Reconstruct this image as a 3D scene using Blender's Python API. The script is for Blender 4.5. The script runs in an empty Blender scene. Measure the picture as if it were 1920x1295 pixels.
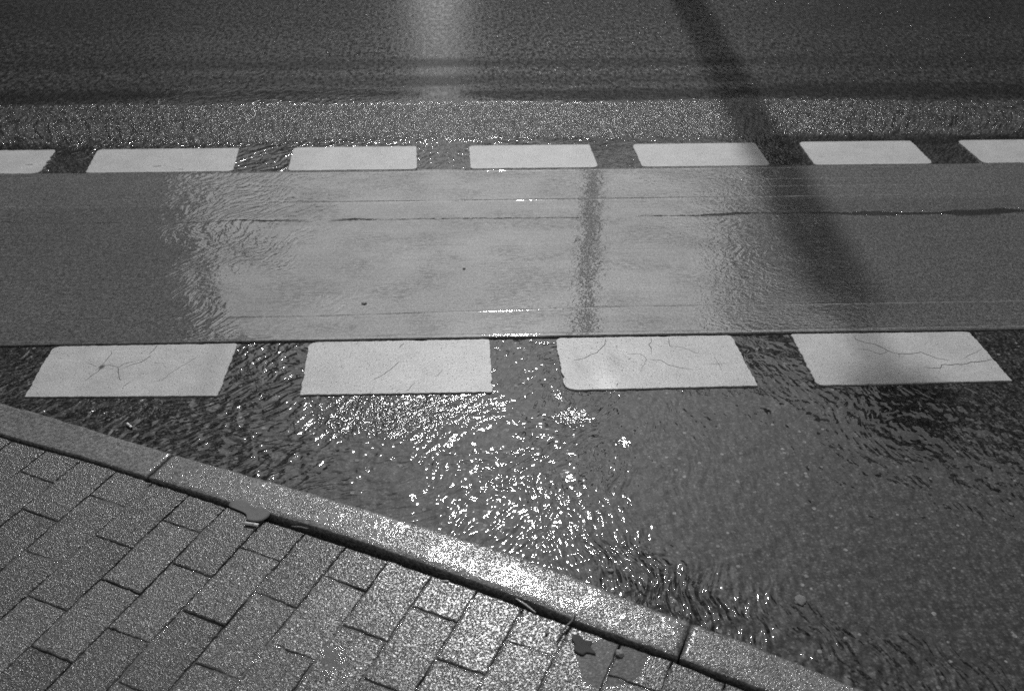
import bpy, bmesh, math, random
from mathutils import Vector, Matrix, noise as mn

random.seed(7)
R = math.radians
SC = bpy.context.scene
COL = SC.collection

# ------------------------------------------------------------------ camera
cd = bpy.data.cameras.new('camera')
cam = bpy.data.objects.new('camera', cd)
COL.objects.link(cam)
FWD = Vector((0.03599084, 0.83676568, -0.54637703))
RIGHT = Vector((0.99920459, -0.03952495, 0.00528773))
UP = Vector((0.01717094, 0.54613275, 0.83752265))
m = Matrix((RIGHT, UP, -FWD)).transposed().to_4x4()
m.translation = Vector((0, 0, 1.6547))
cam.matrix_world = m
cd.sensor_width = 36.0
cd.lens = 36.0 * 1900 / 1920
cd.clip_start = 0.05
cd.clip_end = 2000
cd.dof.use_dof = True
cd.dof.focus_distance = 2.75
cd.dof.aperture_fstop = 4.0
SC.camera = cam

# ------------------------------------------------------------------ world, sun, exposure
SUN_EL, SUN_AZ = 43.5, 2.7
W = bpy.data.worlds.new('World')
SC.world = W
W.use_nodes = True
nt = W.node_tree
nt.nodes.clear()
sky = nt.nodes.new('ShaderNodeTexSky')
sky.sky_type = 'NISHITA'
sky.sun_disc = False
sky.sun_elevation = R(SUN_EL)
sky.sun_rotation = R(SUN_AZ)
sky.dust_density = 1.6
sky.air_density = 1.0
bw = nt.nodes.new('ShaderNodeRGBToBW')          # black-and-white photograph
bg = nt.nodes.new('ShaderNodeBackground')
bg.inputs['Strength'].default_value = 0.15
wo = nt.nodes.new('ShaderNodeOutputWorld')
nt.links.new(sky.outputs[0], bw.inputs[0])
nt.links.new(bw.outputs[0], bg.inputs['Color'])
nt.links.new(bg.outputs[0], wo.inputs['Surface'])

sd = bpy.data.lights.new('sun', 'SUN')
sd.energy = 2.5
sd.angle = R(0.53)
sun = bpy.data.objects.new('sun', sd)
COL.objects.link(sun)
sdir = Vector((math.sin(R(SUN_AZ)) * math.cos(R(SUN_EL)), math.cos(R(SUN_AZ)) * math.cos(R(SUN_EL)), math.sin(R(SUN_EL))))
sun.rotation_euler = sdir.to_track_quat('Z', 'Y').to_euler()
sun.location = sdir * 30

SC.view_settings.view_transform = 'Standard'
SC.view_settings.look = 'None'
SC.view_settings.gamma = 1
SC.view_settings.use_curve_mapping = False
SC.view_settings.exposure = 0.18
SC.cycles.use_denoising = False
SC.cycles.max_bounces = 5
SC.cycles.caustics_reflective = False
SC.cycles.caustics_refractive = False


# ------------------------------------------------------------------ node helper
class V:
    """a socket with arithmetic"""
    def __init__(self, g, s): self.g, self.s = g, s
    def __add__(a, b): return a.g.m('ADD', a, b)
    def __radd__(a, b): return a.g.m('ADD', b, a)
    def __sub__(a, b): return a.g.m('SUBTRACT', a, b)
    def __rsub__(a, b): return a.g.m('SUBTRACT', b, a)
    def __mul__(a, b): return a.g.m('MULTIPLY', a, b)
    def __rmul__(a, b): return a.g.m('MULTIPLY', b, a)
    def __truediv__(a, b): return a.g.m('DIVIDE', a, b)
    def __neg__(a): return a.g.m('MULTIPLY', a, -1.0)


class G:
    def __init__(self, name):
        self.mat = bpy.data.materials.new(name)
        self.mat.use_nodes = True
        self.t = self.mat.node_tree
        self.t.nodes.clear()
        geo = self.t.nodes.new('ShaderNodeNewGeometry')
        self.P = V(self, geo.outputs['Position'])
        sep = self.t.nodes.new('ShaderNodeSeparateXYZ')
        self.put(sep.inputs[0], self.P)
        self.x, self.y, self.z = (V(self, o) for o in sep.outputs)

    def put(self, sock, v):
        if isinstance(v, V): self.t.links.new(v.s, sock)
        else: sock.default_value = v

    def m(self, op, a, b=None, c=None):
        n = self.t.nodes.new('ShaderNodeMath'); n.operation = op
        self.put(n.inputs[0], a)
        if b is not None: self.put(n.inputs[1], b)
        if c is not None: self.put(n.inputs[2], c)
        return V(self, n.outputs[0])

    def vec(self, x, y, z=0.0):
        n = self.t.nodes.new('ShaderNodeCombineXYZ')
        for i, v in enumerate((x, y, z)): self.put(n.inputs[i], v)
        return V(self, n.outputs[0])

    def noise(self, vec, scale, detail=2.0, rough=0.5, dist=0.0):
        n = self.t.nodes.new('ShaderNodeTexNoise')
        self.put(n.inputs['Vector'], vec); self.put(n.inputs['Scale'], scale)
        n.inputs['Detail'].default_value = detail; n.inputs['Roughness'].default_value = rough
        n.inputs['Distortion'].default_value = dist
        return V(self, n.outputs['Fac'])

    def vor(self, vec, scale, feature='F1', out='Distance', rnd=1.0):
        n = self.t.nodes.new('ShaderNodeTexVoronoi'); n.feature = feature
        self.put(n.inputs['Vector'], vec); self.put(n.inputs['Scale'], scale)
        n.inputs['Randomness'].default_value = rnd
        return V(self, n.outputs[out])

    def stones(self, vec, scale):
        n = self.t.nodes.new('ShaderNodeTexVoronoi'); n.feature = 'F1'
        self.put(n.inputs['Vector'], vec); self.put(n.inputs['Scale'], scale)
        s = self.t.nodes.new('ShaderNodeSeparateColor')
        self.t.links.new(n.outputs['Color'], s.inputs[0])
        return V(self, n.outputs['Distance']), V(self, s.outputs[0]), V(self, s.outputs[1])

    def step(self, v, a, b, lo=0.0, hi=1.0):
        n = self.t.nodes.new('ShaderNodeMapRange'); n.interpolation_type = 'SMOOTHSTEP'
        self.put(n.inputs['Value'], v); self.put(n.inputs['From Min'], a); self.put(n.inputs['From Max'], b)
        self.put(n.inputs['To Min'], lo); self.put(n.inputs['To Max'], hi)
        return V(self, n.outputs['Result'])

    def band(self, v, a, b, soft=0.03):
        return self.step(v, a - soft, a + soft) * self.step(v, b - soft, b + soft, 1.0, 0.0)

    def gauss(self, v, c, w):
        d = (v - c) / w
        return self.m('EXPONENT', -(d * d))

    def mix(self, f, a, b): return (b - a) * f + a if isinstance(b, V) or isinstance(a, V) else f * (b - a) + a
    def clamp(self, v): 
        n = self.t.nodes.new('ShaderNodeClamp'); self.put(n.inputs[0], v); return V(self, n.outputs[0])
    def rot(self, ang):
        c, s = math.cos(ang), math.sin(ang)
        return self.x * c + self.y * s, self.y * c - self.x * s

    def bump(self, h, normal=None, strength=1.0):
        n = self.t.nodes.new('ShaderNodeBump')
        n.inputs['Strength'].default_value = strength
        n.inputs['Distance'].default_value = 1.0
        self.put(n.inputs['Height'], h)
        if normal is not None: self.put(n.inputs['Normal'], normal)
        return V(self, n.outputs[0])

    def out(self, col, rough, normal=None, coat=0.0, coat_rough=0.05, coat_ior=1.33, coat_normal=None, spec=0.5):
        b = self.t.nodes.new('ShaderNodeBsdfPrincipled')
        if isinstance(col, V): self.t.links.new(col.s, b.inputs['Base Color'])
        else: b.inputs['Base Color'].default_value = (col, col, col, 1)
        self.put(b.inputs['Roughness'], rough)
        self.put(b.inputs['Specular IOR Level'], spec)
        if normal is not None: self.put(b.inputs['Normal'], normal)
        self.put(b.inputs['Coat Weight'], coat)
        self.put(b.inputs['Coat Roughness'], coat_rough)
        self.put(b.inputs['Coat IOR'], coat_ior)
        if coat_normal is not None: self.put(b.inputs['Coat Normal'], coat_normal)
        o = self.t.nodes.new('ShaderNodeOutputMaterial')
        self.t.links.new(b.outputs[0], o.inputs[0])
        return self.mat


def plain(name, col, rough=0.6, var=0.25, scale=40, coat=0.0):
    g = G(name)
    c = (g.noise(g.P, scale, 4, 0.6) - 0.5) * (2 * var * col) + col
    return g.out(c, rough, g.bump(g.noise(g.P, scale * 4, 3) * 0.0006), coat, 0.1)


# ------------------------------------------------------------------ wet asphalt of the road
def mat_road():
    g = G('wet_asphalt')
    x, y = g.x, g.y
    big = g.noise(g.P, 2.3, 3, 0.55)
    wob = (g.noise(g.vec(x * 0.6, y * 2.0), 1.6, 3) - 0.5)
    yb = y + wob * 0.16
    # aggregate
    d, ca, cb = g.stones(g.P, 125.0)
    d2, c2, c3 = g.stones(g.P, 62.0)
    stone = g.step(d, 0.15, 0.62, 1.0, 0.0)
    big_stone = g.step(d2, 0.10, 0.52, 1.0, 0.0) * g.step(c3, 0.45, 0.75)
    fine = g.noise(g.P, 700, 2)
    pale = g.step(d2, 0.26, 0.36, 1.0, 0.0) * g.step(c2, 0.945, 0.965)
    col = g.mix(ca, 0.014, 0.058) * g.mix(stone, 0.45, 1.1) + big_stone * c2 * 0.016
    mott = g.noise(g.vec(x, y * 0.4), g.mix(g.step(y, 3.5, 4.5), 75.0, 58.0), 3, 0.7)
    col = col * g.mix(g.step(mott, 0.36, 0.64), g.mix(g.step(y, 3.5, 4.5), 0.42, 0.15), g.mix(g.step(y, 3.5, 4.5), 1.6, 2.0))
    col = col * g.mix(fine, 0.7, 1.3)
    near = g.step(y, 2.7, 2.4)
    col = g.mix(pale * g.step(y, 3.0, 2.5), col, 0.07 + cb * 0.11)
    # wear bands along the road
    edge = (g.noise(g.P, 26, 3, 0.7) - 0.5) * 0.16
    yc = yb + edge
    chip = g.band(yc, 4.20, 4.61, 0.07)                # coarse stretch, stones stand out of the water
    chip = g.clamp(chip * 1.8)
    rut1 = g.band(yb, 4.66, 4.84, 0.06)                # polished wheel track, water stands in it
    rut2 = g.band(yb, 4.88, 5.14, 0.07)
    mid = g.band(yb, 5.35, 5.85, 0.22)
    far = g.step(yc, 4.58, 4.74)
    lines = g.noise(g.vec(x * 0.12, y), 4.0, 3, 0.55)
    col = col * g.mix(rut1, 1.0, 0.6) * g.mix(rut2, 1.0, 1.45) * g.mix(mid, 1.0, 1.35)  # wheel track's dark reflection is also put into its base colour
    col = col * g.mix(far, 1.0, g.mix(g.step(lines, 0.25, 0.75), 0.64, 0.80))
    col = col * g.mix(g.band(yb, 4.06, 4.17, 0.03), 1.0, 0.5) * g.mix(chip, 1.0, 1.5)  # chip stretch: brightness of the sun sparkle is also put into the stone colour
    flake = g.step(g.vor(g.vec(x * 0.6, y), 34.0), 0.10, 0.20, 1.0, 0.0) * g.step(g.noise(g.P, 3.1, 2), 0.42, 0.62) * g.band(yb, 4.92, 5.10, 0.05)
    col = col + flake * 0.06
    spot = g.gauss(x + (wob * 0.3), -0.20, 0.26) * g.gauss(y, 2.20, 0.13) + 0.8 * g.gauss(x, 0.26, 0.05) * g.gauss(y, 2.17, 0.05) + 0.7 * g.gauss(x, 0.37, 0.04) * g.gauss(y, 2.06, 0.03)
    spot = spot + g.gauss(x, -0.95, 0.22) * g.gauss(y, 2.24, 0.05) * 0.7
    bare = g.step(g.noise(g.P, 9.0, 3, 0.6) * 0.5 + spot * 0.6, 0.34, 0.86) * g.step(y, 2.6, 2.3)     # stones break the film
    gaps = g.band(y, 2.25, 2.6, 0.04)
    flood = g.clamp(1.0 - chip - bare * 0.7 - gaps * g.step(g.noise(g.P, 16, 3), 0.5, 0.7) * 0.35)
    flood = g.clamp(flood - g.band(y, 3.8, 4.15, 0.03) * 0.3)
    flood = g.clamp(flood - far * (1.0 - rut1) * g.step(mott, 0.42, 0.60) * 0.45)
    relief = stone * 0.0011 + big_stone * 0.0016 + fine * 0.00018
    # ripples of the running film
    w1, w2 = g.noise(g.P, 3.0, 2), g.noise(g.vec(x + 7.3, y - 3.1), 3.0, 2)
    px, py = x + (w1 - 0.5) * 0.22, y + (w2 - 0.5) * 0.22
    a1 = R(36)
    u1, v1 = px * math.cos(a1) + py * math.sin(a1), py * math.cos(a1) - px * math.sin(a1)
    a2 = R(97)
    u2, v2 = px * math.cos(a2) + py * math.sin(a2), py * math.cos(a2) - px * math.sin(a2)
    r1 = g.noise(g.vec(u1 * 0.60, v1), 43, 1.3, 0.4)
    r2 = g.noise(g.vec(u2 * 0.45, v2), 50, 1.5, 0.45)
    side = g.step(x - (y - 1.9) * 0.6, 0.12, 0.42)
    rip = g.mix(side, r1, r2)
    swell = g.noise(g.P, 13, 2)
    leftd = g.step(x, -0.05, -0.75)                    # fast water along the kerb
    amp = g.mix(leftd, 0.0032, 0.0086) * g.mix(g.step(big, 0.35, 0.65), 0.95, 1.2)
    kd = (x + 0.8551) * math.sin(0.448) + (y - 1.8916) * math.cos(0.448)          # distance from the kerb line
    amp = amp * g.mix(g.step(x + (big - 0.5) * 0.5, 0.30, 0.62), 1.0, 0.30)
    amp = amp * g.mix(g.step(kd, 0.40, 0.18) * g.step(x, 0.12, 0.55), 1.0, 7.5)
    amp = amp * g.mix(far, 1.0, 0.12) * g.mix(g.step(y, 2.5, 4.0), 1.0, 1.2)
    film = rip * amp + swell * g.mix(far, 0.003, 0.0008)
    chipn = g.noise(g.P, 120, 2, 0.5)
    ch = (relief * 0.85 + chipn * 0.0012) * (1.0 - flood) + film * flood
    ch = ch + far * (g.noise(g.vec(x, y * 0.6), 45, 3, 0.6) * g.mix(rut1, 0.0012, 0.0004))
    crough = g.mix(flood, 0.15, 0.025) + far * g.mix(g.step(mott, 0.35, 0.65), 0.06, 0.13)
    cw = g.clamp(0.55 + flood * 0.5) * g.mix(g.step(g.noise(g.P, 190, 2, 0.6), 0.35, 0.65), 0.78, 1.0) * (1.0 - g.band(yb, 4.90, 5.03, 0.03) * 0.6) * (1.0 - g.band(yb, 5.15, 5.30, 0.05) * 0.6) * g.mix(far, 1.0, g.mix(g.step(mott, 0.4, 0.6), 1.0, 0.6))
    return g.out(col, 0.55, g.bump(relief), cw, crough, 1.36, g.bump(ch), 0.02)


# ------------------------------------------------------------------ smooth cycle lane
def mat_lane():
    g = G('wet_lane_surface')
    x, y = g.x, g.y
    big = g.noise(g.P, 3.0, 3)
    d, ca, cb = g.stones(g.P, 210)
    fine = g.noise(g.P, 800, 2)
    streak = g.noise(g.vec(x * 0.9, y * 90), 1.6, 3, 0.6)
    streak2 = g.noise(g.vec(x * 2.5 + 9, y * 260), 1.0, 2, 0.6)
    upper = g.step(y, 3.505, 3.52)
    col = g.mix(upper, 0.064, 0.077) * g.mix(ca, 0.5, 1.5) * g.mix(g.step(g.noise(g.vec(x, y * 0.6), 120, 3, 0.7), 0.35, 0.65), 0.7, 1.3) * g.mix(big, 0.8, 1.2) * g.mix(fine, 0.8, 1.2)
    col = col * g.mix(streak, 0.7, 1.3)
    # the long crack that wanders along the lane
    yc = 3.385 + (g.noise(g.vec(x, 0.0), 1.4, 3, 0.6) - 0.5) * 0.11
    wid = 0.0025 + g.step(g.noise(g.vec(x + 4.0, 3.0), 2.1, 2), 0.48, 0.75) * 0.010 + g.step(x, 1.25, 1.7) * g.step(g.noise(g.vec(x, 8.0), 2.6, 1), 0.38, 0.55) * 0.034
    rag = (g.noise(g.vec(x * 0.5, y), 70, 4, 0.65) - 0.5) * 0.030
    on = g.step(g.noise(g.vec(x, 17.0), 2.6, 2), 0.36, 0.5)
    on = g.clamp(on + g.step(x, 0.95, 1.1))
    crack = g.step(g.m('ABSOLUTE', y - yc + rag), wid * 0.4, wid, 1.0, 0.0) * on
    col = col * g.mix(crack, 1.0, 0.12)
    # ridges left by the paver screed
    brk = g.noise(g.vec(x, y * 2), 34, 3, 0.6)
    def ridge(y0, w, h, lo=0.35, hi=0.6): return g.gauss(y + (brk - 0.5) * 0.004, y0, w) * g.step(brk, lo, hi) * h
    ridges = ridge(3.64, 0.005, 0.0010) * g.step(x, 0.9, 1.2) + ridge(3.71, 0.004, 0.0008) * g.step(x, 0.8, 1.1)
    # ripples where water runs across
    w1, w2 = g.noise(g.P, 2.6, 2), g.noise(g.vec(x + 7.3, y - 3.1), 2.6, 2)
    px, py = x + (w1 - 0.5) * 0.35, y + (w2 - 0.5) * 0.35
    a1 = R(52)
    u1, v1 = px * math.cos(a1) + py * math.sin(a1), py * math.cos(a1) - px * math.sin(a1)
    a2 = R(-20)
    u2, v2 = px * math.cos(a2) + py * math.sin(a2), py * math.cos(a2) - px * math.sin(a2)
    r1 = g.noise(g.vec(u1 * 0.5, v1), 48, 2, 0.5)
    r2 = g.noise(g.vec(u2 * 0.6, v2), 85, 2, 0.55)
    xl = x + (w1 - 0.5) * 0.5
    ml = g.gauss(xl + (y - 3.2) * 0.25, -0.84, 0.30) * g.step(w2 + (y - 3.0) * 0.22, 0.30, 0.55)
    mr = g.gauss(xl - (y - 3.2) * 0.1, 0.98, 0.30)
    mid = g.noise(g.vec(x * 0.9, y * 1.3), 46, 2.5, 0.6)
    film = r1 * ml * 0.0034 + r2 * (mr * 0.0012) + mid * (0.00046 + mr * 0.0004) + g.noise(g.P, 9, 2) * 0.0008 + streak2 * (0.00003 + g.step(x, 0.6, 1.3) * 0.0003)
    film = film + ridges - crack * 0.003 - g.step(d, 0.2, 0.6) * 0.000012
    base = g.step(d, 0.2, 0.6) * -0.0005 + streak * 0.0006 - crack * 0.006 + ridges
    speck = g.mix(g.step(g.noise(g.vec(x, y * 0.7), 230, 3, 0.7), 0.34, 0.64), 0.62, 1.0) * g.mix(g.step(streak2, 0.35, 0.6), 0.82, 1.0) * g.mix(g.step(big, 0.35, 0.65), 0.85, 1.0)
    wrk = g.noise(g.vec(x * 0.30, y), 120, 3, 0.65)
    speck = speck * g.mix(g.step(wrk, 0.40, 0.62) * g.step(g.noise(g.vec(x + 3.3, y * 1.6), 4.2, 2), 0.42, 0.62), 1.0, 0.55)
    crough = 0.03 + g.step(x, 0.9, 1.5) * 0.06
    return g.out(col, 0.5, g.bump(base), g.mix(crack, 1.0, 0.05) * speck, crough, 1.85, g.bump(film), 0.06)


# ------------------------------------------------------------------ white blocks
def mat_paint(far=False):
    g = G('worn_white_paint_smooth' if far else 'worn_white_paint')
    x, y = g.x, g.y
    n1 = g.noise(g.P, 9, 4, 0.6)
    n2 = g.noise(g.vec(x * 1.2, y * 2.2), 30, 4, 0.65)
    fine = g.noise(g.P, 420, 2, 0.6)
    d, ca, cb = g.stones(g.P, 150)
    pin = g.step(d, 0.10, 0.26, 1.0, 0.0) * g.step(ca, 0.74, 0.84)
    col = 0.295 * g.mix(n1, 0.64, 1.32) * g.mix(n2, 0.72, 1.25) * g.mix(g.step(g.noise(g.P, 240, 3, 0.7), 0.33, 0.66), 0.68, 1.20)
    if not far:
        w = (g.noise(g.P, 14, 3) - 0.5)
        yy = x + w * 0.02 + (y - 2.43) * 0.10
        tyre = g.gauss(yy, 0.352, 0.030) * g.step(y, 2.48, 2.30)
        col = col * (1.0 + tyre * 0.55 * g.mix(g.noise(g.vec(x * 14, y), 9, 2), 0.3, 1.3))
        col = col * (1.0 - 0.28 * g.gauss(yy, 0.30, 0.018) * g.gauss(y, 2.43, 0.05))
        col = col * (1.0 - 0.30 * g.gauss(yy, 0.405, 0.020) * g.gauss(y, 2.44, 0.06))
        col = col * (1.0 - 0.20 * g.gauss(x, -0.765, 0.035))
        col = col * (1.0 - 0.45 * g.gauss(x, 0.700, 0.030) * g.gauss(y + w * 0.004, 2.412, 0.006))
        pit = g.gauss(x + w * 0.01, -1.077, 0.007) * g.gauss(y, 2.452, 0.010)
        col = col * g.mix(g.clamp(pit * 1.6), 1.0, 0.06)
    col = col * g.mix(pin, 1.0, 0.22)
    h = fine * 0.0005 + g.noise(g.P, 120, 3) * 0.0007 - pin * 0.001
    return g.out(col, 0.55, g.bump(h), 0.25, 0.25, 1.33, g.bump(h * 0.8), 0.3)


# ------------------------------------------------------------------ concrete kerb and pavers
def grain(g, scale):
    d, ca, cb = g.stones(g.P, scale)
    return d, ca, cb


def mat_kerb():
    g = G('wet_kerb_concrete')
    x, y = g.x, g.y
    n1 = g.noise(g.P, 7, 3, 0.55)
    d, ca, cb = g.stones(g.P, 230)
    fine = g.noise(g.P, 900, 2)
    col = 0.105 * g.mix(n1, 0.7, 1.3) * g.mix(ca, 0.5, 1.4) * g.mix(g.step(g.noise(g.P, 140, 3, 0.7), 0.35, 0.65), 0.7, 1.25) * g.mix(fine, 0.75, 1.25)
    a = 0.44808557
    s = (x + 0.8551) * math.cos(a) - (y - 1.8916) * math.sin(a)
    first = g.step(s, 0.075, 0.085, 1.0, 0.0)
    film = g.clamp(g.step(g.noise(g.P, 11, 3, 0.55), 0.48, 0.62) + first * 0.8)
    film = g.clamp(film - g.step(s, 1.36, 1.38) * 0.7)
    rough_h = g.step(d, 0.1, 0.6, 1.0, 0.0) * 0.0007 + g.noise(g.P, 330, 2) * 0.0006
    wet = g.noise(g.P, 70, 2, 0.5) * 0.0007 + g.noise(g.P, 260, 2) * 0.00028
    ch = g.mix(film, rough_h * 1.05, wet * 1.9)
    return g.out(col, 0.55, g.bump(rough_h), g.mix(film, 0.8, 1.0), g.mix(film, 0.14, 0.07), 1.36, g.bump(ch), 0.1)


def mat_paver():
    g = G('wet_paver_concrete')
    x, y = g.x, g.y
    n1 = g.noise(g.P, 6, 3, 0.55)
    d, ca, cb = g.stones(g.P, 300)
    d2, c2, c3 = g.stones(g.P, 130)
    fine = g.noise(g.P, 900, 2)
    n = g.t.nodes.new('ShaderNodeAttribute'); n.attribute_name = 'tone'
    tone = V(g, n.outputs['Fac'])
    col = 0.078 * g.mix(tone, 0.72, 1.28) * g.mix(n1, 0.8, 1.2) * g.mix(ca, 0.5, 1.5) * g.mix(g.step(d2, 0.1, 0.5, 1.0, 0.0) * c2, 0.65, 1.9) * g.mix(g.step(g.noise(g.P, 210, 3, 0.7), 0.34, 0.62), 0.5, 1.35)
    pud = g.noise(g.vec(x + 3.0, y), 9, 3, 0.6) * 0.34 + 0.6 * g.clamp(1.0 - g.m('SQRT', (x - 0.255) * (x - 0.255) + (y - 1.285) * (y - 1.285)) / 0.16)
    pool = g.step(pud, 0.50, 0.56)                     # shallow pool by the kerb
    h = g.step(d, 0.1, 0.65, 1.0, 0.0) * 0.0009 + g.step(d2, 0.1, 0.55, 1.0, 0.0) * 0.0007 * c3 + g.noise(g.P, 420, 2) * 0.0005
    wet = g.noise(g.P, 40, 2) * 0.0005
    ch = g.mix(pool, h * 0.62, wet)
    return g.out(col, 0.6, g.bump(h * 1.5), 1.0, g.mix(pool, 0.19, 0.05), 1.36, g.bump(ch), 0.1)


def mat_joint():
    g = G('wet_joint_sand')
    n1 = g.noise(g.P, 25, 4, 0.6)
    col = g.mix(n1, 0.02, 0.07) * g.mix(g.noise(g.P, 600, 2), 0.5, 1.5)
    h = g.noise(g.P, 260, 3, 0.6) * 0.0014
    wet = g.noise(g.P, 90, 2) * 0.0007
    film = g.step(n1, 0.45, 0.6)
    return g.out(col, 0.7, g.bump(h), 1.0, 0.07, 1.33, g.bump(g.mix(film, h, wet)), 0.3)


M_ROAD, M_LANE, M_PAINT, M_PAINT_FAR = mat_road(), mat_lane(), mat_paint(), mat_paint(True)
M_KERB, M_PAVER, M_JOINT = mat_kerb(), mat_paver(), mat_joint()
M_CRACK = plain('crack_dirt', 0.045, 0.8)
M_EARTH = plain('wet_dirt', 0.012, 0.9)


# ------------------------------------------------------------------ object helpers
def link(name, bm, mats, parent=None, smooth=False):
    me = bpy.data.meshes.new(name)
    bm.normal_update()
    bm.to_mesh(me)
    bm.free()
    for mt in (mats if isinstance(mats, (list, tuple)) else [mats]): me.materials.append(mt)
    if smooth:
        for p in me.polygons: p.use_smooth = True
    o = bpy.data.objects.new(name, me)
    COL.objects.link(o)
    if parent is not None: o.parent = parent
    return o


def tag(o, label, cat, group=None):
    o['label'] = label; o['category'] = cat; o['kind'] = 'thing'
    if group: o['group'] = group
    return o


def structure(o):
    o['kind'] = 'structure'
    return o


def empty(name, loc, rz=0.0):
    o = bpy.data.objects.new(name, None)
    o.empty_display_size = 0.1
    o.location = loc; o.rotation_euler = (0, 0, rz)
    COL.objects.link(o)
    return o


def box(bm, x0, y0, z0, x1, y1, z1):
    vs = [bm.verts.new(c) for c in ((x0, y0, z0), (x1, y0, z0), (x1, y1, z0), (x0, y1, z0), (x0, y0, z1), (x1, y0, z1), (x1, y1, z1), (x0, y1, z1))]
    for f in ((3, 2, 1, 0), (4, 5, 6, 7), (0, 1, 5, 4), (1, 2, 6, 5), (2, 3, 7, 6), (3, 0, 4, 7)):
        bm.faces.new([vs[i] for i in f])
    return vs


def tube(bm, pts, radii, n=10, caps=True):
    rings = []
    for i, p in enumerate(pts):
        p = Vector(p)
        t = (Vector(pts[min(i + 1, len(pts) - 1)]) - Vector(pts[max(i - 1, 0)])).normalized()
        ref = Vector((0, 0, 1)) if abs(t.z) < 0.9 else Vector((1, 0, 0))
        a = t.cross(ref).normalized(); b = a.cross(t).normalized()
        rings.append([bm.verts.new(p + (a * math.cos(k * 2 * math.pi / n) + b * math.sin(k * 2 * math.pi / n)) * radii[i]) for k in range(n)])
    for r0, r1 in zip(rings, rings[1:]):
        for k in range(n): bm.faces.new((r0[k], r0[(k + 1) % n], r1[(k + 1) % n], r1[k]))
    if caps:
        bm.faces.new(rings[0][::-1]); bm.faces.new(rings[-1])


def interp(tab, s):
    if s <= tab[0][0]: return tab[0][1]
    for (a, b), (c, d) in zip(tab, tab[1:]):
        if s <= c:
            t = (s - a) / (c - a)
            return b + (d - b) * t
    return tab[-1][1]


def nz(x, y=0.0, z=0.0): return mn.noise(Vector((x, y, z)))


# ------------------------------------------------------------------ the road and the cycle lane
bm = bmesh.new()
vs = [bm.verts.new(c) for c in ((-300, -300, 0), (300, -300, 0), (300, 300, 0), (-300, 300, 0))]
bm.faces.new(vs)
structure(link('road', bm, M_ROAD))

bm = bmesh.new()
prof_n, prof_f = [(0.0, -0.002), (0.0, 0.0042), (0.0012, 0.0056), (0.004, 0.0062)], None
NX = 1100
rows = []
for i in range(NX + 1):
    x = -8 + 16 * i / NX
    e0 = 2.573 + 0.0016 * nz(x * 9, 1) + 0.0018 * nz(x * 45, 2)
    e1 = 3.840 + 0.0020 * nz(x * 8, 5) + 0.0022 * nz(x * 40, 6)
    def rdg(y0, h, w):
        hh = h * (0.45 + 0.55 * nz(x * 6, y0 * 50)) + h * 0.55 * random.random()
        hh = max(hh, 0)
        return [(y0 - w - .004, 0.0063), (y0 - w, 0.0063), (y0 - w * .6, 0.0063 + hh * .25), (y0 - w * .25, 0.0063 + hh * .8), (y0, 0.0063 + hh), (y0 + w * .4, 0.0063 + hh * .6), (y0 + w, 0.0063), (y0 + w + .004, 0.0063)]
    ya = 2.709 + 0.027 * min(1, max(0, (x + .42) / .8)) + 0.0015 * nz(x * 5, 30)
    r = [(e0 + a, b) for a, b in prof_n] + rdg(2.588 + 0.002 * nz(x * 7, 31), 0.0007, .005) + rdg(ya, 0.0010, .006)
    r += rdg(3.537 + 0.012 * (x > .6) * min(1, (x - .6)) + 0.0015 * nz(x * 4, 33), 0.0011, .007) + rdg(3.820 + 0.002 * nz(x * 6, 35), 0.0011, .007)
    r += [(e1 - a, b) for a, b in reversed(prof_n)]
    rows.append([bm.verts.new((x, a, b)) for a, b in r])
for r0, r1 in zip(rows, rows[1:]):
    for k in range(len(r0) - 1): bm.faces.new((r0[k], r1[k], r1[k + 1], r0[k + 1]))
structure(link('cycle_lane', bm, M_LANE, smooth=True))


# ------------------------------------------------------------------ white blocks
def strip(bm, line, z, w0, seed, mi):
    """a crack: a thin wandering strip that tapers to its ends"""
    pts = []
    for a, b in zip(line, line[1:]):
        n = max(2, int((Vector(b) - Vector(a)).length / 0.006))
        pts += [Vector(a).lerp(Vector(b), k / n) for k in range(n)]
    pts.append(Vector(line[-1]))
    prev = None
    for i, p in enumerate(pts):
        t = (pts[min(i + 1, len(pts) - 1)] - pts[max(i - 1, 0)]).normalized()
        nrm = Vector((-t.y, t.x))
        q = p + nrm * 0.004 * nz(i * 0.35, seed)
        f = i / max(1, len(pts) - 1)
        w = w0 * (0.25 + 0.75 * min(1, 5 * min(f + 0.05, 1 - f))) * (0.6 + 0.9 * abs(nz(i * 0.6, seed + 5)))
        cur = (bm.verts.new((q.x + nrm.x * w, q.y + nrm.y * w, z)), bm.verts.new((q.x - nrm.x * w, q.y - nrm.y * w, z)))
        if prev:
            f_ = bm.faces.new((prev[0], prev[1], cur[1], cur[0])); f_.material_index = mi
            f_.normal_update()
            if f_.normal.z < 0: f_.normal_flip()
        prev = cur


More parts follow.
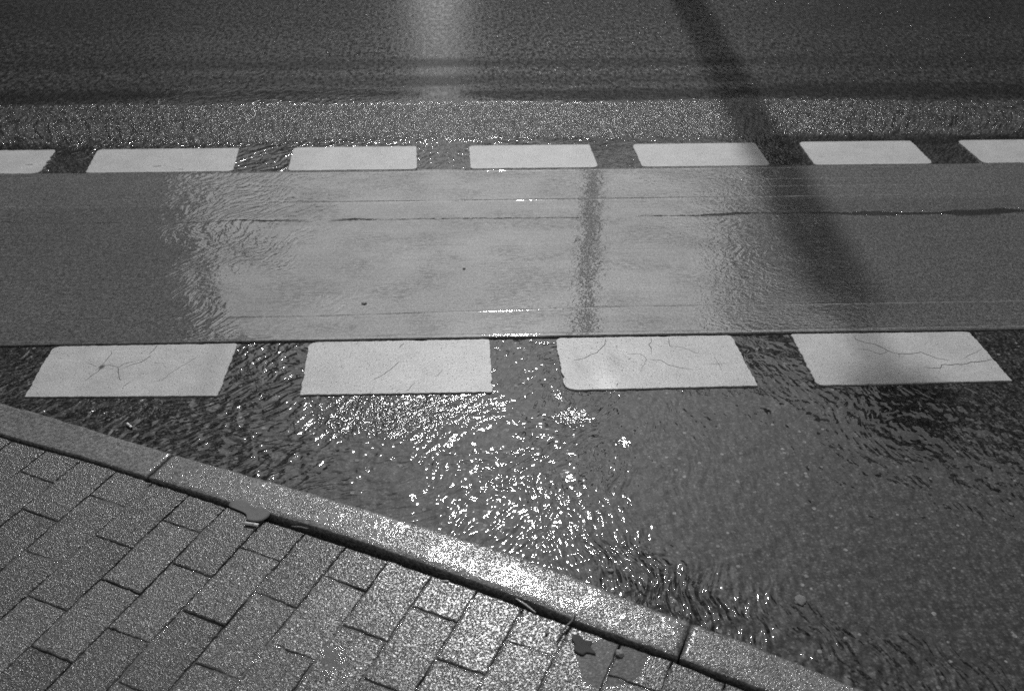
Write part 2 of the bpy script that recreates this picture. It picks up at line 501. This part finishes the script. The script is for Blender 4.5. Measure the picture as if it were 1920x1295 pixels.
def block(corners, radii, label, cracks=(), mat=None, seed=0, rag=0.0030, z1=0.0042):
    """corners near-left, near-right, far-right, far-left"""
    bm = bmesh.new()
    out = []
    cs = [Vector(c) for c in corners]
    pts = []
    for i, c in enumerate(cs):
        pa, pb = cs[i - 1], cs[(i + 1) % 4]
        r = radii[i]
        a, b = c + (pa - c).normalized() * r, c + (pb - c).normalized() * r
        for k in range(7):
            t = k / 6
            pts.append(a * (1 - t) ** 2 + c * 2 * t * (1 - t) + b * t * t)
    dense = []
    for a, b in zip(pts, pts[1:] + pts[:1]):
        n = max(1, int((b - a).length / 0.004))
        dense += [a.lerp(b, k / n) for k in range(n)]
    L = len(dense)
    cen = sum(cs, Vector((0, 0))) / 4
    for i, p in enumerate(dense):
        t = (dense[(i + 1) % L] - dense[i - 1])
        if t.length < 1e-6: t = Vector((1, 0))
        t.normalize()
        nrm = Vector((t.y, -t.x))
        side = 1.0 if abs(t.y) > 0.5 else 0.55          # short ends are the ragged ones
        j = rag * side * (nz(p.x * 40, p.y * 40, seed) + 0.8 * nz(p.x * 110, p.y * 110, seed + 3)) 
        j -= 0.006 * side * max(0, nz(p.x * 22, p.y * 22, seed + 9) - 0.42) * 3
        out.append(p + nrm * j)
    zs = ((0.0, -0.001), (0.0, z1 - 0.0016), (0.0014, z1))
    rings = []
    for inset, z in zs:
        ring = []
        for i, p in enumerate(out):
            t = (out[(i + 2) % L] - out[i - 2])
            t.normalize()
            nrm = Vector((t.y, -t.x))
            q = p - nrm * inset
            ring.append(bm.verts.new((q.x, q.y, z)))
        rings.append(ring)
    for r0, r1 in zip(rings, rings[1:]):
        for k in range(L): bm.faces.new((r0[k], r0[(k + 1) % L], r1[(k + 1) % L], r1[k]))
    bm.faces.new(rings[-1])
    for i, ln in enumerate(cracks):
        strip(bm, ln[0], z1 + 0.0004, ln[1], seed * 7 + i, 1)
    o = link('road_marking', bm, [mat or M_PAINT, M_CRACK])
    return tag(o, label, 'road marking', 'white blocks along the cycle lane')


CR1 = [[(-0.945, 2.562), (-0.948, 2.543), (-0.956, 2.514)], [(-0.949, 2.508), (-0.963, 2.479), (-0.984, 2.464), (-1.013, 2.446)], [(-0.987, 2.477), (-1.016, 2.467), (-1.028, 2.449), (-1.056, 2.46), (-1.076, 2.458)], [(-1.074, 2.541), (-1.066, 2.521), (-1.072, 2.492), (-1.077, 2.461)], [(-1.074, 2.458), (-1.078, 2.43), (-1.094, 2.403), (-1.104, 2.382)], [(-1.029, 2.447), (-1.018, 2.419), (-1.008, 2.391), (-1.001, 2.382)], [(-1.089, 2.455), (-1.123, 2.475)], [(-0.934, 2.469), (-0.903, 2.463), (-0.887, 2.439)], [(-0.813, 2.497), (-0.85, 2.444), (-0.873, 2.411), (-0.886, 2.378), (-0.915, 2.373)], [(-0.974, 2.378), (-0.985, 2.354), (-0.984, 2.328)]]
CW1 = [.0014, .0011, .0007, .0008, .0011, .0013, .0005, .0005, .0005, .0005]
CR2 = [[(-0.213, 2.55), (-0.228, 2.527)], [(-0.221, 2.456), (-0.251, 2.403), (-0.274, 2.377), (-0.296, 2.359)], [(-0.096, 2.408), (-0.107, 2.38), (-0.124, 2.372)], [(-0.175, 2.34), (-0.189, 2.314), (-0.2, 2.305)], [(-0.214, 2.316), (-0.227, 2.305)]]
CW2 = [.0014, .0010, .0006, .0009, .0007]
CR3 = [[(0.392, 2.556), (0.385, 2.522), (0.359, 2.483), (0.338, 2.47), (0.312, 2.449), (0.284, 2.443)], [(0.53, 2.554), (0.528, 2.536), (0.517, 2.518), (0.522, 2.503), (0.517, 2.467)], [(0.583, 2.553), (0.579, 2.516), (0.586, 2.503)], [(0.444, 2.47), (0.484, 2.472), (0.494, 2.461), (0.499, 2.44), (0.49, 2.423)], [(0.499, 2.44), (0.541, 2.435), (0.553, 2.414), (0.585, 2.397), (0.626, 2.384)], [(0.49, 2.423), (0.479, 2.399), (0.475, 2.372)], [(0.445, 2.445), (0.457, 2.448)], [(0.577, 2.509), (0.609, 2.506), (0.647, 2.474), (0.668, 2.459)], [(0.701, 2.451), (0.706, 2.399), (0.708, 2.371)], [(0.401, 2.325), (0.394, 2.305)]]
CW3 = [.0013, .0012, .0013, .0007, .0007, .0006, .0011, .0006, .0005, .0011]
CR4 = [[(1.148, 2.55), (1.147, 2.528), (1.17, 2.51), (1.198, 2.499), (1.224, 2.463), (1.248, 2.446), (1.283, 2.445), (1.318, 2.452), (1.342, 2.432), (1.359, 2.416), (1.386, 2.407)], [(1.223, 2.461), (1.195, 2.445), (1.165, 2.472), (1.128, 2.476)], [(1.515, 2.409), (1.482, 2.4), (1.438, 2.395), (1.419, 2.386), (1.352, 2.385), (1.342, 2.368), (1.297, 2.373)], [(1.504, 2.461), (1.453, 2.432), (1.431, 2.415)], [(1.248, 2.446), (1.245, 2.431)]]
CW4 = [.0014, .0008, .0017, .0006, .0009]
z2 = lambda a, b: list(zip(a, b))
YN0, YN1 = 2.299, 2.566
block([(-1.246, YN0 + .012), (-0.712, YN0), (-0.710, YN1), (-1.252, YN1)], [.006, .008, .012, .03], 'cracked white road block beside the kerb, with a dark pit in it', z2(CR1, CW1), seed=1)
block([(-0.488, YN0 - .003), (0.046, YN0 - .006), (0.043, YN1), (-0.497, YN1)], [.004, .008, .012, .03], 'clean white road block with glittering wet asphalt right below it', z2(CR2, CW2), seed=2, rag=.003)
block([(0.247, YN0 - .004), (0.794, YN0), (0.776, YN1 - .002), (0.240, YN1)], [.04, .006, .012, .025], 'cracked white road block with pale tyre streaks and a dark scuff', z2(CR3, CW3), seed=3)
block([(0.962, YN0 - .004), (1.524, YN0 + .002), (1.511, YN1 - .004), (0.959, YN1)], [.018, .006, .006, .008], 'white road block split by one long jagged crack, nearest the pole shadow tip', z2(CR4, CW4), seed=4)
YF0, YF1 = 3.846, 4.092
FAR = [((-2.30, -1.732, -1.750, -2.32), 'white road block of the far row cut off by the left picture edge', 9),
       ((-1.552, -0.965, -0.985, -1.577), 'long white road block of the far row with two thin dark scratches', 10),
       ((-0.747, -0.224, -0.236, -0.757), 'white road block of the far row with a rounded far left corner', 11),
       ((-0.008, 0.515, 0.503, -0.014), 'white road block in the middle of the far row, below the sparkling chippings', 12),
       ((0.693, 1.226, 1.219, 0.686), 'white road block of the far row partly under the pole shadow', 13),
       ((1.409, 1.906, 1.903, 1.409), 'white road block of the far row just right of the pole shadow', 14),
       ((2.116, 2.65, 2.64, 2.106), 'white road block of the far row cut off by the right picture edge', 15)]
for (a, b, c, d), lab, sd_ in FAR:
    dy = 0.006 if a > 1 else 0.0
    ck = []
    if sd_ == 10: ck = [([(-1.30, 3.905), (-1.265, 3.906)], .004), ([(-1.19, 3.872), (-1.165, 3.870)], .003)]
    if sd_ == 9: ck = [([(-1.82, 3.935), (-1.79, 3.936)], .003)]
    block([(a, YF0), (b, YF0), (c, YF1 + dy), (d, YF1 + dy)], [.02, .03, .012, .03], lab, ck, M_PAINT_FAR, sd_, rag=.002 if sd_ != 9 else .006)

# ------------------------------------------------------------------ kerb
A = 0.44808557
O = Vector((-0.85512718, 1.89156126))
DU = Vector((math.cos(A), -math.sin(A)))
DN = Vector((math.sin(A), math.cos(A)))
def sn(s, n): return O + DU * s + DN * n
BACK = [(-2.2, -.03), (-.33, -.010), (-.1, .002), (.1, .0055), (.2, .008), (.32, .010), (.55, .020), (.65, .0205), (.78, .018), (.91, .0145), (1.0, .0115), (1.08, .008), (1.16, -.0005), (1.26, -.0045), (1.36, -.0055), (1.44, -.0115), (1.6, -.018), (3.2, -.10)]
FRONT = [(-2.2, .075), (-.43, .090), (-.29, .096), (-.12, .097), (.09, .1015), (.2, .1055), (.39, .113), (.5, .116), (.63, .1200), (.76, .1225), (.9, .1240), (1.0, .121), (1.14, .112), (1.26, .098), (1.376, .091), (1.48, .086), (1.59, .0745), (1.69, .063), (3.2, -.04)]
ZK = 0.090
def kerb(s0, s1, label, dz=0.0):
    bm = bmesh.new()
    n = max(4, int((s1 - s0) / 0.007))
    rows = []
    for i in range(n + 1):
        s = s0 + (s1 - s0) * i / n
        end = min(i, n - i)
        e = 0.004 if end == 0 else 0.0
        b = interp(BACK, s) + 0.0014 * nz(s * 30, 3) + 0.0010 * nz(s * 90, 4)
        f = interp(FRONT, s) + 0.0026 * nz(s * 18, 7) + 0.0020 * nz(s * 60, 8)
        c = 0.0022 + 0.0015 * abs(nz(s * 60, 12))
        z = ZK + dz - e * 0.8 + 0.0006 * nz(s * 8, 9)
        pr = [(b, 0.02), (b, z - c), (b + c * 0.35, z - c * 0.3), (b + c, z)]
        for k in range(1, 6): pr.append((b + c + (f - .012 - b - c) * k / 6, z + 0.0009 * nz(s * 14, k * 0.5)))
        pr += [(f - .012, z), (f - .006, z - .0012), (f - .002, z - .004), (f, z - .009), (f + .004, z - .03), (f + .012, -.002)]
        rows.append([bm.verts.new((*sn(s, a), zz)) for a, zz in pr])
    for r0, r1 in zip(rows, rows[1:]):
        for k in range(len(r0) - 1): bm.faces.new((r0[k], r1[k], r1[k + 1], r0[k + 1]))
    for r, rev in ((rows[0], False), (rows[-1], True)):
        bm.faces.new(r if rev else r[::-1])
    bmesh.ops.recalc_face_normals(bm, faces=bm.faces)
    return tag(link('kerb_stone', bm, M_KERB, smooth=True), label, 'kerb stone', 'kerb stones along the brick pavement')

kerb(-1.25, .0835, 'smooth dark kerb stone beside the cracked white road block')
kerb(.087, 1.3715, 'long kerb stone with the brightest sun glitter, between two joints')
kerb(1.376, 2.62, 'grainy pale kerb stone running out of the lower picture edge')

kerb(-2.35, -1.254, 'first kerb stone of the row, outside the left picture edge')
kerb(2.624, 3.8, 'last kerb stone of the row, beyond the grainy pale one')

# ------------------------------------------------------------------ brick pavement: pavers on a bed
bm = bmesh.new()
tone = bm.verts.layers.float.new('tone')
EDGE = [(.6, -.0035), (.79, -.003), (.92, -.0035), (1.0, -.004), (1.085, -.0105), (1.16, -.0136), (1.26, -.018), (1.36, -.016), (1.44, -.024), (1.6, -.032), (3.0, -.11)]
LB, WB, ZP = 0.19295, 0.105, 0.0855
def edge(s): return min(interp(EDGE, s), interp(BACK, s) - (0.0085 if s < .3 else 0.006))
def paver(s0, s1, n0, n1, first):
    g = 0.0007 + 0.0009 * random.random()
    g2 = 0.0008 + 0.0012 * random.random()
    tz = random.gauss(0, .0007); tx, ty = random.gauss(0, .007), random.gauss(0, .006)
    t = random.random()
    cs, cn = (s0 + s1) / 2, (n0 + n1) / 2
    NS, NN = 8, max(6, int((n1 - n0) / .012))
    loop = []
    def top(s): return edge(s) + 0.0018 * nz(s * 60, 21) if first else n1 - g2
    jit = lambda: random.gauss(0, .0008)
    a0, a1, b0 = s0 + g, s1 - g, n0 + g2
    for k in range(NS): 
        s = a0 + (a1 - a0) * k / NS; loop.append((s, b0 + jit()))
    for k in range(NN):
        s = a1; loop.append((s + jit(), b0 + (top(s) - b0) * k / NN))
    for k in range(NS):
        s = a1 + (a0 - a1) * k / NS; loop.append((s, top(s) + jit()))
    for k in range(NN):
        s = a0; loop.append((s + jit(), top(s) + (b0 - top(s)) * k / NN))
    rings = []
    c = 0.0022 + 0.0012 * random.random()
    for ins, z in ((0, .03), (0, ZP - c), (c * .35, ZP - c * .35), (c * 1.1, ZP)):
        ring = []
        for s, n_ in loop:
            ds, dn_ = s - cs, n_ - cn
            q = s - math.copysign(min(abs(ds), ins), ds) * (1 if abs(ds) > (a1 - a0) / 2 - .004 else 0)
            w = n_ - math.copysign(min(abs(dn_), ins), dn_) * (1 if (n_ - b0 < .004 or top(s) - n_ < .004) else 0)
            zz = z + (tz + tx * (q - cs) + ty * (w - cn) if z > .04 else 0)
            v = bm.verts.new((*sn(q, w), zz)); v[tone] = t
            ring.append(v)
        rings.append(ring)
    L = len(loop)
    for r0, r1 in zip(rings, rings[1:]):
        for k in range(L): bm.faces.new((r0[k], r0[(k + 1) % L], r1[(k + 1) % L], r1[k]))
    bm.faces.new(rings[-1])
for i in range(-22, 36):
    j0 = 0
    ends = [0] + ([1, 3, 5, 7, 9, 11, 13, 15, 17] if i % 2 == 0 else [2, 4, 6, 8, 10, 12, 14, 16])
    for k, (a, b) in enumerate(zip(ends, ends[1:])):
        paver(i * WB, (i + 1) * WB, -b * LB / 2, -a * LB / 2, k == 0)
structure(link('pavement', bm, M_PAVER))

bm = bmesh.new()                                       # sand in the joints
N1, N2 = 430, 140
grid = []
for i in range(N1 + 1):
    s = -2.3 + 6.05 * i / N1
    row = []
    for k in range(N2 + 1):
        n_ = -1.55 + (1.545 + edge(s) + .001) * k / N2
        z = ZP - .0032 + .0042 * nz(s * 9, n_ * 9, 5) + .0016 * nz(s * 50, n_ * 50, 2)
        if k == N2: z = .03
        row.append(bm.verts.new((*sn(s, n_), min(z, ZP - .0005))))
    grid.append(row)
for a, b in zip(grid, grid[1:]):
    for k in range(N2): bm.faces.new((a[k], b[k], b[k + 1], a[k + 1]))
structure(link('pavement_joint_sand', bm, M_JOINT, smooth=True))
bm = bmesh.new()                                       # earth at the bottom of the open gap
vs = [bm.verts.new((*sn(s, n_), .05)) for s, n_ in ((-2.35, -1.55), (3.8, -1.55), (3.8, -.03), (-2.35, -.03))]
bm.faces.new(vs)
structure(link('ground', bm, M_EARTH))


# ------------------------------------------------------------------ litter
M_FILTER = plain('cigarette_filter_paper', 0.42, 0.6, 0.2, 300)
M_STUB = plain('cigarette_paper', 0.62, 0.6, 0.12, 300)
M_ASH = plain('burnt_tobacco', 0.03, 0.9, 0.5, 500)
M_TWIG = plain('wet_bark', 0.05, 0.5, 0.4, 200, 0.5)
M_STRAW = plain('dry_stalk', 0.32, 0.6, 0.3, 200, 0.3)
M_LEAF = plain('wet_grey_leaf', 0.08, 0.8, 0.35, 60, 0.0)
M_DARKSTAIN = plain('wet_dark_stain', 0.022, 0.85, 0.5, 60, 0.0)
M_LUMP = plain('pitted_asphalt_lump', 0.10, 0.8, 0.6, 260)
M_CRUMB = plain('pale_mortar', 0.16, 0.8, 0.4, 200)


def butt(p, q, z, label, r=.0038):
    p, q = Vector((*p, z + r)), Vector((*q, z + r * .9))
    o = empty('cigarette_butt', ((p.x + q.x) / 2, (p.y + q.y) / 2, z))
    loc = o.location.copy()
    ln = lambda t: p.lerp(q, t) - loc
    bm = bmesh.new(); tube(bm, [ln(0), ln(.03), ln(.35), ln(.66)], [r * .85, r, r * .97, r], 14)
    link('filter', bm, M_FILTER, o, True)
    bm = bmesh.new(); tube(bm, [ln(.66), ln(.8), ln(.93), ln(.96)], [r * .97, r * .9, r * .95, r * .8], 14)
    link('paper_stub', bm, M_STUB, o, True)
    bm = bmesh.new(); tube(bm, [ln(.96), ln(.985), ln(1)], [r * .75, r * .7, r * .3], 12)
    link('burnt_tip', bm, M_ASH, o, True)
    return tag(o, label, 'cigarette butt', 'cigarette butts in the wet')

butt((-.519, 1.692), (-.486, 1.6845), .0875, 'white cigarette butt on the pavers below the grey leaf')
butt((-.929, 2.181), (-.911, 2.162), .0005, 'grey soaked cigarette butt lying in the gutter water')


def leaf(name, outline, z0, mat, label, curl=.004, seed=0, vein=True):
    cx = sum(a for a, b in outline) / len(outline); cy = sum(b for a, b in outline) / len(outline)
    o = empty(name, (cx, cy, z0))
    pts = []
    for i in range(len(outline)):
        p0, p1, p2, p3 = (Vector(outline[(i + k) % len(outline)]) for k in (-1, 0, 1, 2))
        for k in range(6):
            t = k / 6
            pts.append(0.5 * ((2 * p1) + (p2 - p0) * t + (2 * p0 - 5 * p1 + 4 * p2 - p3) * t * t + (3 * p1 - p0 - 3 * p2 + p3) * t ** 3))
    bm = bmesh.new()
    layers = []
    for up in (0.0007, 0.0):
        rings = []
        for f in (1, .8, .55, .3):
            ring = []
            for i, p in enumerate(pts):
                d = p - Vector((cx, cy))
                q = d * f * (1 + (0.03 * nz(i * .5, seed) if f == 1 else 0))
                z = up + curl * (f ** 2) * (0.35 + 0.5 * nz(q.x * 40, q.y * 40, seed)) + .0012
                ring.append(bm.verts.new((q.x, q.y, max(z, .0004 + up))))
            rings.append(ring)
        c = bm.verts.new((0, 0, up + .0012))
        L = len(pts)
        for r0, r1 in zip(rings, rings[1:]):
            for k in range(L):
                bm.faces.new((r0[k], r0[(k + 1) % L], r1[(k + 1) % L], r1[k]))
        for k in range(L): bm.faces.new((rings[-1][k], rings[-1][(k + 1) % L], c))
        layers.append(rings[0])
    for k in range(L): bm.faces.new((layers[0][k], layers[1][k], layers[1][(k + 1) % L], layers[0][(k + 1) % L]))
    bmesh.ops.recalc_face_normals(bm, faces=bm.faces)
    link('blade', bm, mat, o, True)
    if vein:
        a, b = Vector(outline[0]) - Vector((cx, cy)), Vector(outline[len(outline) // 2]) - Vector((cx, cy))
        bm = bmesh.new()
        tube(bm, [(a.x * 1.25, a.y * 1.25, .003), (a.x * .6, a.y * .6, .0030), (0, 0, .0024), (b.x * .85, b.y * .85, .0035)], [.0008, .0007, .0006, .0003], 6)
        link('stem', bm, mat, o, True)
    return tag(o, label, 'leaf')

leaf('fallen_leaf', [(-.470, 1.712), (-.487, 1.697), (-.515, 1.702), (-.522, 1.722), (-.545, 1.738), (-.566, 1.752), (-.556, 1.772), (-.532, 1.768), (-.518, 1.751), (-.502, 1.742), (-.484, 1.740), (-.470, 1.727)], .0885, M_LEAF, 'limp grey leaf lying over the gap between kerb and pavers', .0012, 3, False)
leaf('fallen_leaf', [(.178, 1.348), (.184, 1.330), (.180, 1.316), (.196, 1.304), (.205, 1.310), (.222, 1.306), (.214, 1.324), (.218, 1.338), (.204, 1.340), (.192, 1.356)], .0865, M_DARKSTAIN, 'dark wet stain, made as a flat leaf shape, at the edge of the small pool on the pavers', .0004, 8, False)  # dark stain in the wet, put in as a thin leaf-shaped sheet


def stick(name, pts, r, mat, label, cat, seed=0):
    dense = []
    for a, b in zip(pts, pts[1:]):
        dense += [Vector(a).lerp(Vector(b), k / 5) for k in range(5)]
    dense.append(Vector(pts[-1]))
    dense = [p + Vector((nz(i * .8, seed), nz(i * .8, seed + 4), 0)) * r * .5 for i, p in enumerate(dense)]
    rad = [r * (0.7 + .3 * math.sin(math.pi * i / (len(dense) - 1))) * (1 + .15 * nz(i, seed + 2)) for i in range(len(dense))]
    bm = bmesh.new(); tube(bm, dense, rad, 8)
    return tag(link(name, bm, mat, None, True), label, cat)

stick('twig', [(-.415, 1.681, .0885), (-.395, 1.677, .0895), (-.376, 1.671, .0895)], .0020, M_TWIG, 'short dark twig lying along the gap right of the grey leaf', 'twig', 1)
stick('twig', [(.149, 1.338, .0885), (.163, 1.366, .0905), (.182, 1.385, .0925), (.191, 1.404, .0945)], .0022, M_TWIG, 'thin twig leaning across the dark gap onto the kerb', 'twig', 5)
stick('stalk', [(.074, 1.452, .0885), (.094, 1.434, .0885), (.112, 1.415, .0870)], .0019, M_STRAW, 'pale dry stalk lying lengthwise in the dark gap', 'stalk', 9)
stick('stalk', [(-.078, 1.508, .0865), (-.064, 1.506, .0873)], .0022, M_STRAW, 'tiny pale stalk end at the paver edge above the gap', 'stalk', 12)


def crumb(p, z, r, mat, label, seed, flat=.5, name='stone_chip', cat='stone chip', group='loose stone chips on the wet ground'):
    bm = bmesh.new()
    bmesh.ops.create_icosphere(bm, subdivisions=3, radius=r)
    for v in bm.verts:
        d = v.co.normalized()
        k = 1 + .35 * nz(d.x * 1.7 + seed, d.y * 1.7, d.z * 1.7) + .15 * nz(d.x * 5, d.y * 5 + seed, d.z * 5)
        v.co = Vector((v.co.x * k * 1.2, v.co.y * k, v.co.z * k * flat))
        v.co.x, v.co.y = v.co.x * math.cos(seed) - v.co.y * math.sin(seed), v.co.x * math.sin(seed) + v.co.y * math.cos(seed)
    o = link(name, bm, mat, None, True)
    o.location = (p[0], p[1], z + r * flat * .45)
    return tag(o, label, cat, group)

crumb((.268, 1.306), .085, .0075, M_CRUMB, 'pale chip standing out of the small pool on the pavers', 2.1, .8)
crumb((.692, 1.508), 0, .013, M_LUMP, 'pitted pale lump in the gutter water right of the long kerb stone', 4.4, .2)
crumb((-.351, 2.783), .0064, .0075, M_CRUMB, 'pale chip on the cycle lane above the clean white block', 6.2, .4)
crumb((-.034, 3.001), .0064, .0045, M_CRUMB, 'tiny pale chip standing in for a glint in the middle of the bright cycle lane', 7.7, .6)  # glint on the wet lane, modelled as a pale chip
crumb((.293, 1.608), 0, .006, M_CRUMB, 'small chip in the water at the foot of the long kerb stone', 9.3, .5)
crumb((.130, 1.362), .0865, .003, M_CRUMB, 'speck of grit beside the thin leaning twig', 11.1, .7)

# ------------------------------------------------------------------ across the street (seen as shadow and mirror images in the wet)
M_POLE = plain('galvanised_steel', 0.16, 0.5, 0.1, 8)
M_GLASSD = plain('added_lamp_cover', 0.35, 0.2, 0.05, 8)
lamp = empty('street_lamp', (1.685, 13.15, 0.12))
bm = bmesh.new(); tube(bm, [(0, 0, 0), (0, 0, 1.3), (0, 0, 1.35), (0, 0, 6), (0, 0, 9.75), (0, 0, 9.8), (0, 0, 10.25)], [.14, .14, .105, .105, .115, .03, .03], 20)
link('pole', bm, M_POLE, lamp, True)
bm = bmesh.new(); tube(bm, [(0, 0, 10.2), (0, 0, 10.25), (0, 0, 10.32), (0, 0, 10.40), (0, 0, 10.47)], [.04, .08, .10, .08, .04], 20)  # unseen head, added to throw a soft dark blob on the road
lh = link('added_lamp_head', bm, M_POLE, lamp, True)
bm = bmesh.new(); tube(bm, [(0, 0, 10.17), (0, 0, 10.24)], [.1, .16], 20)
link('added_lamp_cover', bm, M_GLASSD, lh)
tag(lamp, 'tall street lamp across the road whose shadow crosses the lane', 'street lamp')

M_FARPAVE = plain('far_pavement_concrete', 0.12, 0.6)
bm = bmesh.new(); box(bm, -60, 12.2, -.05, 60, 60, .12)
structure(link('far_pavement', bm, M_FARPAVE))

M_WALLA = plain('grey_render', 0.06, 0.8, 0.15, 2)
M_WALLB = plain('dark_brick', 0.05, 0.8, 0.2, 3)
M_ROOF = plain('slate_roof', 0.06, 0.7, 0.2, 4)
M_FRAME = plain('window_frame_paint', 0.4, 0.5, 0.1, 5)
M_PANE = G('window_glass').out(0.02, 0.05)


def building(az, dist, side, w, depth, h, wall, label, floors, rise=0.5):
    """a house whose inner front corner stands at a bearing and distance from the pavement where the photographer stands"""
    o = empty('town_house', (dist * math.sin(R(az)), dist * math.cos(R(az)), .12), -R(az))
    xa, xb = (0, w) if side > 0 else (-w, 0)
    bm = bmesh.new(); box(bm, xa, 0, 0, xb, depth, h)
    link('wall', bm, wall, o)
    bm = bmesh.new()
    e = .12
    vs = [bm.verts.new(c) for c in ((xa - e, -e, h), (xb + e, -e, h), (xb + e, depth + e, h), (xa - e, depth + e, h), (xa - e, depth / 2, h + rise), (xb + e, depth / 2, h + rise))]
    for f in ((0, 1, 5, 4), (2, 3, 4, 5), (1, 2, 5), (3, 0, 4), (3, 2, 1, 0)): bm.faces.new([vs[k] for k in f])
    link('roof', bm, M_ROOF, o)
    n = max(2, int(w / 2.4))
    fh = h / floors
    for fl in range(floors):
        for k in range(n):
            cx = xa + w * (k + .5) / n
            z0 = fl * fh + .9
            bm = bmesh.new()
            for b in ((cx - .6, -.06, z0, cx - .5, .0, z0 + 1.6), (cx + .5, -.06, z0, cx + .6, 0, z0 + 1.6), (cx - .5, -.06, z0, cx + .5, 0, z0 + .1), (cx - .5, -.06, z0 + 1.5, cx + .5, 0, z0 + 1.6)):
                box(bm, *b)
            f_ = link('window', bm, M_FRAME, o)
            bm = bmesh.new(); box(bm, cx - .5, -.02, z0 + .1, cx + .5, -.003, z0 + 1.5)
            link('pane', bm, M_PANE, f_)
    return tag(o, label, 'house')

building(-16.6, 17.0, -1, 22, 10, 13.0, M_WALLB, 'tall dark brick house across the road mirrored at the left of the lane', 4)
building(16.3, 17.0, 1, 3.4, 9, 9.0, M_WALLA, 'grey house across the road mirrored at the right of the lane', 3)
building(26.0, 17.2, 1, 22, 10, 10.2, M_WALLB, 'dark brick house across the road, right of the grey one', 3)
building(-3.0, 42.0, -1, 22, 12, 15.0, M_WALLA, 'grey house at the back of the square, left of the narrow gap', 4)
building(-0.6, 42.0, 1, 24, 12, 15.0, M_WALLB, 'dark brick house at the back of the square, right of the narrow gap', 4)
